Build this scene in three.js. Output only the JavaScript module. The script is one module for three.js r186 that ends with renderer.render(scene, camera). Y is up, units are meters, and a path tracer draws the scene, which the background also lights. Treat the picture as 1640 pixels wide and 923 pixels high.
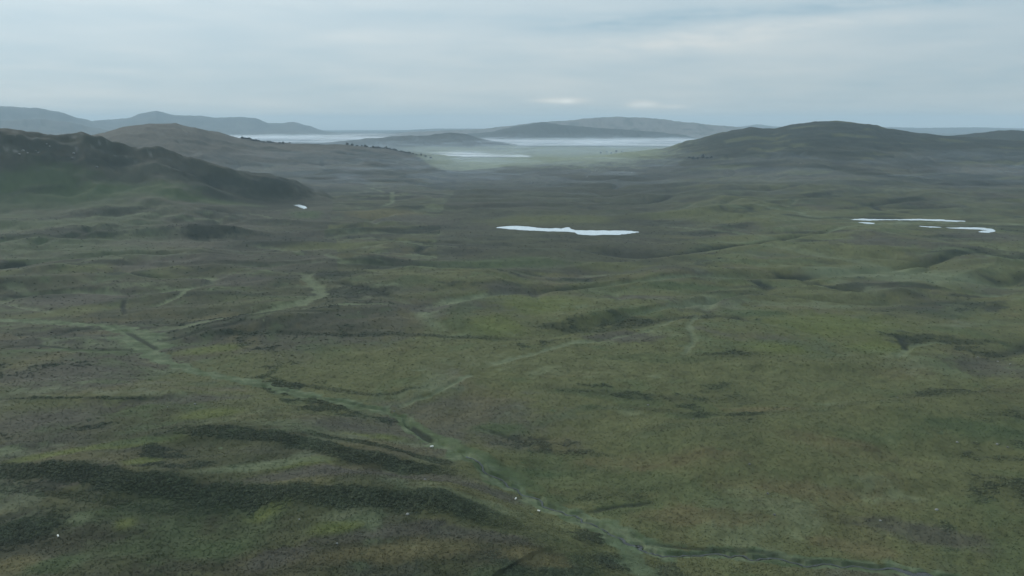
import * as THREE from 'three';
import { mergeGeometries } from 'three/addons/utils/BufferGeometryUtils.js';

// ---------------------------------------------------------------- camera
const scene = new THREE.Scene();
const CAMERA_HEIGHT = 150;
const camera = new THREE.PerspectiveCamera(36, 16 / 9, 1, 80000);
camera.position.set(0, CAMERA_HEIGHT, 0);
camera.rotation.set(-0.18211, 0, 0);

// ---------------------------------------------------------------- light: a soft sun behind thin cloud, ahead to the left
const SUN = new THREE.Vector3().setFromSphericalCoords(1, (90 - 21) * Math.PI / 180, Math.PI + 48 * Math.PI / 180);
const SKY = [0.262, 0.310, 0.316];                                    // radiance of the cloud just above the horizon

// ---------------------------------------------------------------- noise
const { min, max, abs, sin, cos, exp, sqrt, floor, hypot, atan2, PI } = Math;
const RAD = PI / 180;
function rng(seed) { let s = seed >>> 0; return () => { s = (s + 0x6d2b79f5) | 0; let t = Math.imul(s ^ (s >>> 15), 1 | s); t = (t + Math.imul(t ^ (t >>> 7), 61 | t)) ^ t; return ((t ^ (t >>> 14)) >>> 0) / 4294967296; }; }
const PERM = new Uint8Array(512), GX = new Float32Array(256), GY = new Float32Array(256);
{ const r = rng(77), p = Array.from({ length: 256 }, (_, i) => i);
  for (let i = 255; i > 0; i--) { const j = floor(r() * (i + 1)); [p[i], p[j]] = [p[j], p[i]]; }
  for (let i = 0; i < 512; i++) PERM[i] = p[i & 255];
  for (let i = 0; i < 256; i++) { const a = r() * 2 * PI; GX[i] = cos(a) * 1.4; GY[i] = sin(a) * 1.4; } }
function noise(x, y) {
  const xi = floor(x), yi = floor(y), fx = x - xi, fy = y - yi, X = xi & 255, Y = yi & 255;
  const u = fx * fx * fx * (fx * (fx * 6 - 15) + 10), v = fy * fy * fy * (fy * (fy * 6 - 15) + 10);
  const a = PERM[PERM[X] + Y], b = PERM[PERM[X + 1] + Y], c = PERM[PERM[X] + Y + 1], d = PERM[PERM[X + 1] + Y + 1];
  const n0 = GX[a] * fx + GY[a] * fy, n1 = GX[b] * (fx - 1) + GY[b] * fy, n2 = GX[c] * fx + GY[c] * (fy - 1), n3 = GX[d] * (fx - 1) + GY[d] * (fy - 1);
  return (n0 + u * (n1 - n0)) + v * ((n2 + u * (n3 - n2)) - (n0 + u * (n1 - n0)));
}
function fbm(x, y, octaves) { let s = 0, a = 0.55, f = 1; for (let i = 0; i < octaves; i++) { s += a * noise(x * f + i * 17.3, y * f - i * 9.1); a *= 0.5; f *= 2.03; } return s; }
const clamp01 = (t) => (t < 0 ? 0 : t > 1 ? 1 : t), step = (a, b, t) => { t = clamp01((t - a) / (b - a)); return t * t * (3 - 2 * t); }, mix = (a, b, t) => a + (b - a) * t;

// ---------------------------------------------------------------- sky: a thin, high overcast, brighter overhead, with long flat streaks of cloud
{
  const W = 4096, H = 2048, data = new Float32Array(W * H * 4);
  const veil = [[-27, 6.8, 11, 1.2, 0.02], [-14, 7.4, 9, 1.0, 0.05], [-22, 3.4, 12, 0.8, -0.06], [11, 5.0, 8, 0.7, 0.10], [19, 6.9, 9, 0.7, 0.07], [4, 6.0, 6, 0.6, -0.06], [14, 6.5, 6, 0.45, -0.28],
    [27, 4.6, 9, 0.8, -0.05], [3.0, 1.5, 1.3, 0.14, 1.0], [3.6, 1.46, 0.5, 0.12, 1.2], [8.2, 1.25, 0.8, 0.2, 0.8], [-9.2, 1.1, 1.3, 0.16, -0.06], [-4, 5.4, 10, 0.9, 0.05], [10.2, 1.1, 0.9, 0.1, 0.4], [13, 5.6, 7, 0.5, 0.14], [9, 4.9, 5, 0.5, 0.15], [17, 6.1, 7, 0.45, 0.16], [23, 6.9, 7, 0.5, -0.26], [7, 5.9, 5, 0.6, -0.22], [-6, 6.6, 4, 0.4, -0.1], [27, 3.0, 8, 0.7, -0.1], [16, 3.4, 6, 0.5, 0.07]];
  for (let j = 0; j < H; j++) {
    const el = ((j + 0.5) / H - 0.5) * PI, e = el / RAD, y = sin(el), ce = cos(el);
    for (let i = 0; i < W; i++) {
      const rd = ((i + 0.5) / W - 0.5) * 2 * PI, x = cos(rd) * ce, z = sin(rd) * ce, o = (j * W + i) * 4;
      let cloud = 0, l = 1;
      if (e > -1) {
        const az = atan2(x, -z) / RAD, k = 1 / (max(y, 0) + 0.07), px = x * k, pz = z * k;
        cloud = 0.20 * fbm(px * 0.4 + 3, pz * 0.4, 4) + 0.11 * fbm(px * 1.3 - 8, pz * 1.5 + 4, 4);
        cloud += 0.10 * fbm(x * 9 + z * 3 + 5, y * 60 + x * 2, 4) * step(0.3, 0.1, y);
        if (abs(az) < 60 && e < 14) for (const [a, b, wa, we, g] of veil) { const s = ((az - a) / wa) ** 2 + ((e - b) / we) ** 2; if (s < 6) cloud += g * exp(-s) * (1 + 1.2 * fbm(az * 0.5, e * 3, 3)); }
        l = 1.04 + 1.0 * max(0, y);
        const toSun = x * SUN.x + y * SUN.y + z * SUN.z;
        l *= 1 + 0.30 * Math.pow(max(0, toSun), 3);
        l *= 1 + 0.42 * cloud;
      }
      const w = clamp01(0.5 + 1.6 * cloud);                       // thick cloud is whiter, thin cloud lets the blue through
      const low = exp(-max(0, e) / 3.5);                           // the lowest few degrees are paler and warmer
      data[o] = SKY[0] * l * mix(0.82, 1.08, w) * (1 + 0.2 * low); data[o + 1] = SKY[1] * l * mix(0.97, 1.02, w) * (1 + 0.06 * low); data[o + 2] = SKY[2] * l * mix(1.09, 1.0, w) * (1.04 - 0.08 * low); data[o + 3] = 1;
    }
  }
  const t = new THREE.DataTexture(data, W, H, THREE.RGBAFormat, THREE.FloatType);
  t.mapping = THREE.EquirectangularReflectionMapping; t.magFilter = THREE.LinearFilter; t.needsUpdate = true;
  scene.background = t; scene.environment = t;
}
const sun = new THREE.DirectionalLight(new THREE.Color(1, 0.95, 0.87), 1.5);
sun.position.copy(SUN).multiplyScalar(6000); sun.castShadow = true; sun.shadow.radius = 20; sun.shadow.mapSize.set(4096, 4096);
Object.assign(sun.shadow.camera, { left: -5000, right: 5000, top: 5000, bottom: -5000, near: 10, far: 14000 });
sun.target.position.set(0, 0, -2500); sun.position.add(sun.target.position); scene.add(sun, sun.target);
scene.fog = new THREE.FogExp2(new THREE.Color().setRGB(0.66, 0.86, 1.0), 0.00006);

const renderer = new THREE.WebGLRenderer({ antialias: true });
renderer.toneMapping = THREE.LinearToneMapping; renderer.toneMappingExposure = 1.7;
renderer.shadowMap.enabled = true;

const HILL_DATA = [
  { name: 'craggy_hill', label: 'dark craggy hill with rocky brow rising at the left edge of the moor', near: 230, far: 500, crest: [[-38.28, 154.4, 2050], [-33.86, 161.3, 2000], [-31.35, 152.3, 1950], [-29.6, 146.6, 1930], [-28.7, 143.1, 1920], [-28.3, 133.9, 1910], [-27.03, 129.2, 1900], [-26.17, 131.4, 1900], [-25.51, 137.2, 1890], [-24.69, 124.3, 1880], [-23.94, 107.9, 1870], [-22.83, 104.2, 1860], [-21.57, 104.1, 1850], [-20.89, 95.8, 1840], [-19.94, 83.9, 1830], [-18.17, 71.6, 1820], [-15.63, 55.1, 1790], [-13.79, 36.9, 1760], [-12.48, 15.0, 1740], [-10.38, -9.9, 1700]] },
  { name: 'rounded_hill', label: 'long brown rounded hill with a thin line of trees along its falling crest', near: 720, far: 900, crest: [[-27.87, 78.1, 3300], [-25.61, 101.2, 3300], [-24.44, 121.3, 3300], [-23.25, 141.7, 3300], [-21.88, 152.1, 3300], [-20.67, 154.2, 3300], [-19.46, 143.6, 3300], [-18.24, 124.3, 3300], [-16.81, 102.5, 3300], [-15.54, 89.1, 3300], [-13.68, 82.0, 3300], [-11.02, 76.9, 3300], [-9.48, 69.8, 3300], [-7.93, 60.5, 3300], [-6.36, 44.4, 3300], [-4.78, 23.7, 3300], [-3.2, 7.4, 3250], [-0.8, -21.7, 3200]] },
  { name: 'broad_hill', label: 'broad dark heather hill rising on the right side of the valley', near: 1000, far: 900, crest: [[-8.76, -12.9, 2600], [-5.2, 0.1, 2700], [-2.4, 5.7, 2800], [1.2, 16.3, 2950], [3.2, 22.5, 3050], [5.18, 32.0, 3200], [7.15, 43.6, 3330], [9.48, 59.2, 3450], [11.39, 91.4, 3500], [13.27, 121.7, 3550], [14.94, 140.5, 3600], [16.23, 135.9, 3600], [17.24, 152.3, 3600], [18.38, 159.3, 3600], [19.79, 161.5, 3600], [21.54, 152.3, 3600], [22.75, 134.2, 3600], [24.27, 118.7, 3600], [25.92, 108.0, 3600], [27.51, 102.0, 3600], [29.67, 94.4, 3600], [33.16, 88.2, 3600], [36.89, 98.8, 3600]] },
  { name: 'low_hill', label: 'low dark shoulder of a hill at the far right edge behind the broad hill', near: 500, far: 800, crest: [[23.32, 55.5, 4700], [25.27, 92.0, 4700], [26.71, 107.0, 4700], [28.1, 118.9, 4700], [29.17, 124.8, 4700], [30.23, 116.8, 4700], [31.98, 109.2, 4700], [34.19, 128.8, 4700], [36.84, 119.2, 4700]] },
  { name: 'misty_hill', label: 'blue-grey hill standing in the white mist in the middle distance', near: 450, far: 700, crest: [[-13.69, -8.0, 6600], [-11.78, 21.9, 6600], [-10.24, 39.1, 6600], [-8.69, 56.4, 6600], [-7.12, 69.5, 6600], [-5.35, 73.7, 6600], [-3.89, 96.1, 6600], [-3.1, 87.0, 6600], [-2.07, 50.9, 6600], [-0.8, 28.2, 6600], [0.8, -3.5, 6600], [2.39, -44.2, 6600]] },
  { name: 'green_far_hill', label: 'dark green far hill slope above the mist below the pale summit', near: 700, far: 900, crest: [[-3.57, 49.7, 9200], [-1.59, 74.7, 9200], [0.4, 137.5, 9200], [1.9, 181.3, 9200], [3.76, 143.7, 9200], [6.33, 112.6, 9200], [8.67, 88.0, 9200], [10.42, 57.4, 9200], [12.15, 2.5, 9200], [14.05, -45.3, 9200]] },
  { name: 'pale_far_hill', label: 'pale pinkish far summit at the centre of the horizon above the mist', near: 900, far: 1500, crest: [[-7.9, 33.4, 11500], [-6.33, 64.2, 11500], [-3.97, 79.6, 11500], [-1.99, 95.2, 11500], [-0.4, 134.3, 11500], [1.59, 181.3, 11500], [3.56, 204.7, 11500], [4.94, 235.7, 11500], [6.39, 251.0, 11500], [7.87, 243.0, 11500], [9.43, 219.5, 11500], [10.97, 180.7, 11500], [12.88, 142.4, 11500], [14.75, 112.1, 11500], [16.97, 75.0, 11500]] },
  { name: 'blue_far_ridge', label: 'darker blue lower ridge below the hazy mountain at far left', near: 700, far: 900, crest: [[-35.2, 226.7, 11500], [-31.34, 203.5, 11500], [-29.57, 197.6, 11500], [-27.73, 219.2, 11500], [-26.17, 185.1, 11500], [-24.9, 121.6, 11500], [-23.61, 56.5, 11500], [-21.94, -10.3, 11500]] },
  { name: 'hazy_mountain', label: 'hazy pale blue mountain at the left edge of the horizon', near: 1000, far: 1500, crest: [[-36.71, 332.9, 14000], [-31.26, 409.8, 14000], [-29.5, 398.1, 14000], [-27.68, 377.2, 14000], [-26.76, 336.8, 14000], [-25.51, 236.0, 14000], [-23.92, 115.1, 14000], [-22.26, 17.4, 14000]] },
  { name: 'hazy_mountain_range', label: 'hazy blue mountain range with several humps behind the rounded hill', near: 1000, far: 1500, crest: [[-25.86, 150.0, 15000], [-24.54, 224.3, 15000], [-23.04, 253.3, 15000], [-22.35, 329.1, 15000], [-21.49, 368.0, 15000], [-20.4, 302.9, 15000], [-19.07, 294.6, 15000], [-18.18, 266.3, 15000], [-16.85, 276.9, 15000], [-15.83, 258.0, 15000], [-15.11, 179.6, 15000], [-14.29, 179.7, 15000], [-13.62, 199.6, 15000], [-12.8, 140.0, 15000], [-11.75, 49.8, 15000], [-10.23, -11.2, 15000]] },
  { name: 'horizon_ridge', label: 'faint pale ridge along the horizon behind the right hills', near: 1500, far: 2500, crest: [[-37.82, 88.6, 19000], [-16.96, 50.9, 19000], [-13.64, 74.5, 19000], [-11.37, 10.2, 19000], [-9.07, -16.4, 19000], [-7.11, 34.3, 19000], [-4.75, 72.6, 19000], [3.17, 59.5, 19000], [12.88, 74.2, 19000], [14.19, 112.3, 19000], [15.3, 162.5, 19000], [16.3, 112.7, 19000], [21.89, 114.0, 19000], [24.58, 91.1, 19000], [27.15, 103.9, 19000], [29.61, 82.4, 19000], [34.18, 107.2, 19000], [39.28, 89.8, 19000]] },
];
const STREAM = [[-465.5, -687.4], [-399.6, -676.0], [-345.3, -664.9], [-293.9, -645.8], [-265.6, -620.1], [-234.5, -564.4], [-202.3, -534.2], [-155.1, -505.6], [-104.0, -472.9], [-73.7, -456.4], [-58.7, -442.9], [-42.2, -407.6], [-22.5, -378.7], [-5.3, -356.0], [7.7, -341.3], [24.3, -323.1], [35.2, -311.2], [43.3, -298.2], [53.3, -292.9], [73.3, -292.9], [88.0, -290.2], [108.5, -285.6], [130.7, -281.7], [143.6, -277.4], [158.6, -266.0]];
const SCARPS = [
  [5, 13, 45, [[-169.4,-402.7],[-133.4,-392.3],[-104,-379.8],[-70.4,-364.8],[-46,-364.2],[-21.5,-360.2],[2.6,-344]]],
  [6.5, 14, 40, [[-245.1,-366.8],[-200.5,-354.6],[-168,-346.7],[-129.4,-333],[-97.4,-325.2],[-71.5,-318.1],[-42.3,-313],[-18.6,-309.3],[4.6,-306.6]]],
  [4, 50, 26, [[-93,-278.7],[-70,-289.6],[-49,-295.2],[-26.8,-296.3],[0,-293.1],[17.4,-288],[28.8,-269.8]]],
  [6.5, 75, 16, [[40.1,-386],[82.8,-399.7],[133.1,-419.8],[185.5,-434.8],[231.6,-450.8],[316.3,-480.3]]],
  [2.2, 8, 30, [[-302.9,-481.9],[-253.8,-455.7],[-212.5,-452.9],[-188.6,-459.7],[-167.4,-476.5]]],
  [4.5, 16, 40, [[18.8,-650],[52.1,-656.4],[88.2,-680.1],[122.6,-709.8],[139.5,-705.2]]],
  [4.5, 22, 60, [[-246.3,-643.5],[-186.8,-647],[-121.1,-645.8],[-57.2,-660.8],[13.7,-631.7]]],
  [2, 6, 20, [[-335.7,-627.7],[-320.9,-643.9],[-299.1,-647.2]]],
  [3.5, 10, 40, [[-238.3,-609.5],[-192.6,-634.6],[-142.7,-659.9],[-89.2,-689.1]]],
  [3, 20, 60, [[239.8,-590.9],[272.8,-618.2],[307.3,-624.8],[365.6,-615.9]]],
  [3, 12, 50, [[84,-524.4],[146.8,-530.8],[194.8,-524.5],[243.8,-531.8],[302.6,-563]]],
  [5, 30, 80, [[-142.1,-762.5],[-92.4,-807.6],[-35.5,-827.2],[11.7,-817.5]]],
  [5, 35, 90, [[296.1,-1042],[385.3,-1064.1],[448.4,-1001.2],[543.6,-930.2]]],
  [6, 40, 120, [[247.9,-1529.5],[359.4,-1415.1],[428.7,-1263.5],[519.7,-1165]]],
  [6, 40, 120, [[-230.1,-1483.6],[-131.3,-1553.6],[-21.2,-1500.8],[137.3,-1390]]],
  [8, 40, 120, [[-605.2,-1040],[-579.9,-1136.7],[-500.6,-1178.6],[-415.5,-1197.5],[-333,-1205.1]]],
  [6, 30, 90, [[-484.1,-869.2],[-455.2,-939.2],[-381.4,-956.8],[-328.1,-1049.7]]],
  [5, 25, 80, [[-319.6,-860.8],[-274.2,-916.1],[-199.8,-934.5],[-139.8,-982.7]]],
  [3, 14, 30, [[-22.4,-513.1],[-42,-478.4],[-62.3,-471.8]]],
  [7, 40, 150, [[-681.5,-1341.8],[-597.9,-1368],[-492.3,-1341.1],[-414.9,-1399.4]]],
];
const BANDS = [
  ['olive', 24, 0.5, [[20.6,-344.9],[60.3,-351.2],[100.9,-356.2],[144.8,-367.3],[190,-376.4]]],
  ['green', 18, 0.4, [[0,-382.5],[37.9,-363.6],[71.5,-341.4],[91.6,-320.5]]],
  ['olive', 22, 0.45, [[115.8,-479.5],[165.9,-472.2],[223.2,-484.7],[292.3,-514]]],
  ['bushes', 14, 0.28, [[14.2,-484.9],[55.1,-470],[94.8,-461.9],[142.3,-462]]],
  ['bushes', 14, 0.65, [[13.9,-643.7],[36.5,-632.3],[63.3,-625.7],[92.4,-640.3],[124,-675]]],
  ['bushes', 8, 0.5, [[254.6,-606.4],[288.4,-603.3],[324.5,-605.5],[358.8,-603.6]]],
  ['pale', 8, 0.5, [[-634.8,-1303],[-564.8,-1334.2],[-480.6,-1308.3],[-422.1,-1358.7]]],
  ['pale', 7, 0.4, [[-452,-788.2],[-399.2,-795.9],[-354.3,-784.8]]],
  ['dark', 6, 0.6, [[-457.4,-777.7],[-430.8,-790.5],[-403.3,-792.5]]],
  ['olive', 30, 0.55, [[38.7,-372.1],[80.1,-386.2],[128.3,-403.6],[179.3,-419.3],[222.8,-432.6],[302.6,-458.3]]],  // lit near side of the right-hand crest, painted as lighter ground
  ['bushes', 16, 0.3, [[47.2,-398.5],[84.9,-410.8],[136.4,-431],[189.4,-444.5],[237,-461.8],[323.5,-492]]],  // shaded far side of the same crest, painted as a darker strip
  ['olive', 26, 0.5, [[-198.9,-558.6],[-137.9,-558.1],[-72.2,-551.8],[-24.2,-555.3]]],
  ['olive', 20, 0.5, [[15.9,-546.5],[72,-550.7],[129.3,-538.8],[183.2,-524.2],[230.4,-527.4]]],
  ['bushes', 12, 0.85, [[-164,-396.6],[-131.8,-387.4],[-102.6,-374.3],[-69.3,-358.4],[-45,-355.9],[-21.1,-352.6]]],
  ['bushes', 7, 0.75, [[-96.8,-385],[-69.9,-377.2],[-44.2,-371.5],[-24.4,-363.5]]],
  ['bushes', 13, 0.88, [[-232,-354.4],[-195.7,-345.4],[-163.7,-337.1],[-126.2,-324],[-95.4,-318],[-70.2,-311.6],[-41.4,-305.6],[-18.2,-301.6],[6.7,-295.6]]],
  ['bushes', 8, 0.55, [[-222.8,-339.3],[-176.7,-327.9],[-134.5,-314.2],[-102.8,-311.1]]],
  ['bushes', 10, 0.6, [[-232.8,-618.8],[-179.8,-621.8],[-115.4,-613.7],[-53.4,-614.8],[8.7,-601]]],
  ['bushes', 6, 0.5, [[-144.4,-506.9],[-108.4,-494],[-77.2,-479],[-46.6,-489.7]]],
  ['bushes', 3, 0.7, [[-272.3,-453.1],[-241.5,-451.2],[-211.5,-450.6],[-186.6,-454.5]]],
  ['bushes', 8, 0.35, [[32.7,-445.7],[59.3,-448.6],[84.2,-440.7],[97.3,-426.1]]],
  ['bushes', 2.5, 0.5, [[55.7,-293.9],[83.9,-291.2],[104.8,-287.6],[129.4,-283.6]]],
  ['pale', 11, 0.75, [[-274.4,-638.3],[-230.4,-651.6],[-197.8,-687],[-173.2,-709],[-163.3,-754.2],[-179.1,-802],[-194.9,-826.3],[-203.3,-868]]],
  ['pale', 8, 0.7, [[-205.2,-670],[-158,-685.9],[-124.8,-694.2],[-97.3,-704.8]]],
  ['dark', 4, 0.8, [[-197.7,-652.5],[-162.1,-661.4],[-134.5,-666.7]]],
  ['pale', 3, 0.8, [[-60.7,-459.1],[-44.9,-471.4],[-28.5,-500.1],[-22.4,-513.1]]],
  ['pale', 6, 0.75, [[-17.3,-528.8],[12.2,-559.9],[40.6,-589.8],[59.6,-596.7]]],
  ['dark', 4, 0.9, [[-343.1,-577.1],[-322,-584.7],[-290.8,-572.8],[-255.9,-578.3]]],
  ['green', 10, 0.8, [[-335.4,-563.6],[-294.8,-572.4],[-251.2,-572]]],
  ['dark', 3, 0.9, [[-325.6,-609.9],[-322.6,-638],[-310.7,-647.1]]],
  ['dark', 4, 0.9, [[-246.4,-609.9],[-221.2,-624.2],[-199.2,-641.6]]],
  ['dark', 4, 0.8, [[-286.1,-638.7],[-257.4,-604.5],[-240.3,-583.2]]],
  ['pale', 5, 0.6, [[110.1,-551],[125.6,-594.2],[130.7,-642.5],[147.5,-682.6]]],
  ['pale', 4, 0.5, [[60.5,-596.7],[99,-622.8],[127.7,-668.7]]],
  ['pale', 5, 0.6, [[244.9,-543.3],[267,-577],[289.8,-597],[301.9,-599.6]]],
  ['dark', 5, 0.9, [[272.1,-606.2],[266.4,-585.2],[261.2,-572.4]]],
  ['pale', 8, 0.7, [[-232.2,-1584.9],[-224.1,-1659.2],[-252.6,-1873.6],[-312.1,-2022],[-332.6,-2043.8]]],
  ['pale', 4, 0.8, [[-295.9,-722.3],[-288.4,-751.5],[-290,-804]]],
  ['dark', 3.5, 1, [[-331.3,-745.8],[-323.1,-720.5],[-308.7,-691.7]]],
  ['pale', 16, 0.5, [[297.7,-1104.1],[352.1,-990],[394.5,-922],[434,-868.3],[488.8,-832.6]]],
  ['pale', 12, 0.45, [[223,-1314.5],[310.7,-1219.2],[351.4,-1100.5]]],
  ['pale', 9, 0.45, [[-232.7,-1172.2],[-176.5,-1185.7],[-108.8,-1094.6],[-60.8,-1070.1]]],
  ['pale', 9, 0.5, [[-321.7,-1079.2],[-280.7,-1067.7],[-207.9,-974],[-184,-938.7]]],
  ['pale', 6, 0.6, [[-479.8,-1359.5],[-421.1,-1420.8],[-334.1,-1352]]],
  ['pale', 5, 0.6, [[-487.2,-1023.4],[-454,-1005.8]]],
  ['pale', 10, 0.5, [[-321.1,-1756.8],[-204.5,-1819.4],[-96.6,-1717.2]]],
  ['pale', 6, 0.5, [[541.2,-1140.1],[600.4,-1144.7],[669.2,-1151.4]]],
  ['green', 6, 0.7, [[15.4,-343.9],[7.9,-352.9],[-8.3,-370.8],[-24.5,-389],[-39.6,-412.4],[-54.9,-438.6]]],
  ['dark', 3, 0.7, [[30.6,-326.1],[42.2,-331.2],[55,-333.7]]],
  ['pale', 4, 0.7, [[33.2,-314.7],[41.5,-304.9],[49.3,-296.2]]],
  ['dark', 2.5, 0.6, [[49.9,-300],[65.2,-297.2],[84.8,-294.4],[97.3,-291.7]]],
  ['dark', 4, 0.9, [[-52.2,-428.9],[-45.4,-415.1],[-38.7,-402.1]]],
  ['dark', 3, 0.6, [[-15.5,-418.8],[3,-403.8],[18,-405.2]]],
  ['flat', 9, 0.8, [[33.1,-313.7],[41.5,-296.1],[44.9,-267.8]]],
];
const PATCHES = [
  ['peat', [[-54.1,-274.3,53,11.1],[-156.9,-292.7,43.3,19.5],[-107.8,-272.8,27.6,8.9],[0,-272.8,26,10.4]]],  // dark heather, with the corner darkening at near left put into its colour
  ['moss', [[-153.1,-424.9,20,14.6],[-176.1,-377.1,27.9,8.4],[-199.6,-363.1,18.5,7.3],[-154.6,-352,9.8,5.9],[-87.8,-346.6,16.3,5.3],[-141.7,-303.7,6.7,9],[-89.8,-306.2,11.3,7.4],[-60.4,-290.9,13.9,5.7],[-13.8,-634.9,27.5,38],[20.6,-715.7,46.3,51.8],[239,-649.6,64.8,51.9],[241.8,-574.8,27.1,29.3],[-65,-399.6,21.2,8.4],[173.4,-569.4,34.5,23.5],[-206.6,-581.3,26.8,13.4]]],
  ['heather', [[-80.2,-335.8,42.1,6.3],[-65.8,-339.3,31.6,8.1],[-43.2,-285.7,27.2,5.6],[-259.1,-507.7,62.1,37],[-226,-420.5,38.6,23.7],[-173.4,-455,39.3,11.6],[-77.9,-405.8,24.7,12.8],[-45.7,-339.8,39.3,10],[-10,-335.1,23.2,9.7],[-12.9,-284.6,26.9,6.1],[-65.4,-699.3,35.4,20.6],[0,-778.9,33.5,27.8],[103,-755.3,38.3,30.6],[469.4,-1049.9,130.5,39.4],[646.2,-1169.2,85.2,74.5],[-258.5,-821.7,43.1,46.4],[-372.4,-916.8,56.3,48.5],[294.3,-531.7,35.2,30.4],[-181.2,-336.9,23,6.2],[-76.8,-273.5,13.4,6.1],[156.8,-305.3,29,11.4],[78.8,-604.9,39.8,18.5],[-320.5,-1419.1,103,62.6],[-22.5,-1599.4,124.4,74.4],[-154.6,-1368.4,97.5,91.8],[-380.6,-757.5,66.7,49.7]]],
  ['dark', [[-177.5,-297.9,23.8,17.1],[28.4,-300.3,14.2,9.4],[35.2,-281,13.5,10.2],[-142.1,-762.5,50,45.4],[-172.9,-864.5,37.8,35.4],[-780.2,-1483.2,106.4,23],[-766.3,-1592.6,87.2,43.3],[-435.6,-1634.2,71.6,214.9],[-539.8,-1640.5,109.6,34.9],[-622.9,-1337.9,125.2,38.4],[-588.7,-1138.1,108.9,51.8],[-408.2,-1200.8,62.9,52]]],  // includes the shade on the left bank of the stream, painted as dark patches
  ['olive', [[-85.5,-533.7,94.7,29.4],[69.1,-527.3,73.8,22.9],[159.8,-509.7,62.4,19.6],[152.2,-412.5,49,11.3],[211.2,-421.4,45.2,13.9],[14,-377.7,37.2,9.7],[42.5,-355.7,41,9.9],[286.1,-782.6,89.4,36],[120,-935.2,60.5,49],[58.5,-1381,127.2,67.2],[273.4,-1435.6,103.4,74.8],[-230.8,-1083,70.8,30.3],[-358.3,-701.2,62.1,17.1],[411.3,-930.2,115.8,60.6]]],
  ['rust', [[-37.5,-274.5,32.9,8.5],[8.3,-272.2,17.3,8.1],[-165.8,-272.8,14.8,8.6],[76.5,-367.4,42.6,12.4],[149.9,-381.3,39.8,11],[115.1,-341.9,41.2,11.8],[72.3,-320.5,28,9.2],[49.7,-371.2,25.5,9.5],[123.4,-296.3,22.5,6],[129.6,-440.9,27.2,8.4],[-205.5,-1456.7,93.7,58.2]]],
  ['green', [[-100.8,-283.4,18.8,10.3],[-150.2,-274.7,14.6,7.6],[-169.9,-382.4,18.7,6.8],[-828,-1496.2,144.7,53.9],[-668.3,-1486.9,172.6,51.1],[-514.4,-1493,111.5,42],[-6.2,-417.6,18.7,11.6],[13.6,-364.2,16.6,6.5],[220.9,-404.1,40.8,17],[-13.5,-950.3,101.6,41.6],[164.2,-819.1,53.8,17.9],[-329.6,-1414.8,41.1,51.3],[91.3,-546.1,48.4,12.2],[15.2,-339.1,13.1,5.4],[190.6,-697,31.2,23.4]]],
  ['pale', [[-104,-344.5,30,5.3],[399.3,-873.8,82.1,54.7],[47.2,-593.2,9.5,7.2],[332.4,-895.1,40.8,23.6],[163.8,-735.3,13.5,16]]],
  ['meadow', [[202.4,-3628.5,512.2,964.8],[-142.8,-3409.6,216.5,416.2],[376.8,-3380.3,263.6,790.8]]],
];
const LOCHS = {
  main: { level: 1.5, shore: [[-24.8,-1298],[-7.4,-1314.3],[9.3,-1318.5],[27.7,-1306.1],[43.8,-1290],[54.6,-1286],[63.9,-1291.6],[72.6,-1282.1],[78.9,-1298],[84.6,-1299.6],[86.5,-1274.3],[98.3,-1262.7],[124.9,-1260.4],[160.3,-1258.2],[179.8,-1245.4],[166.6,-1225.7],[141.1,-1207.2],[124.2,-1209.3],[106.6,-1204.4],[90.3,-1214.9],[88.4,-1236.5],[70.6,-1247.6],[44.3,-1252.9],[17.9,-1262.7],[-7.2,-1278.2]] },
  long: { level: 4.5, shore: [[526.6,-1378.6],[548.9,-1393.5],[568.3,-1387.9],[598,-1384.2],[637.7,-1389.8],[664.5,-1384.2],[679.5,-1374.9],[697.6,-1356.7],[676.8,-1349.6],[653.3,-1360.3],[627.7,-1367.6],[599.5,-1369.4],[593.3,-1373.1],[570.5,-1369.4],[544.9,-1365.8]] },
  little: { level: 4.5, shore: [[524.1,-1339],[535.8,-1342.6],[546.1,-1330.4],[537.8,-1316.7],[529.3,-1323.5]] },
  ring: { level: 4, shore: [[623.4,-1273.8],[664.5,-1278.5],[679.3,-1272.2],[684.2,-1252.8],[673.9,-1230.3],[657.2,-1213.6],[646.4,-1220.8],[656.7,-1234],[667.6,-1241.5],[655.5,-1252.1],[633.4,-1261.3]] },
  strip: { level: 4.2, shore: [[593.4,-1291.2],[610.1,-1288],[620.7,-1281.6],[619.7,-1273.6],[603.5,-1273.6]] },
  pond: { level: 11.1, shore: [[-385.5,-1560.2],[-375.2,-1567.6],[-360.1,-1540.7],[-347,-1502],[-349.9,-1491.7],[-367.3,-1525.2]] },
};
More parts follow.
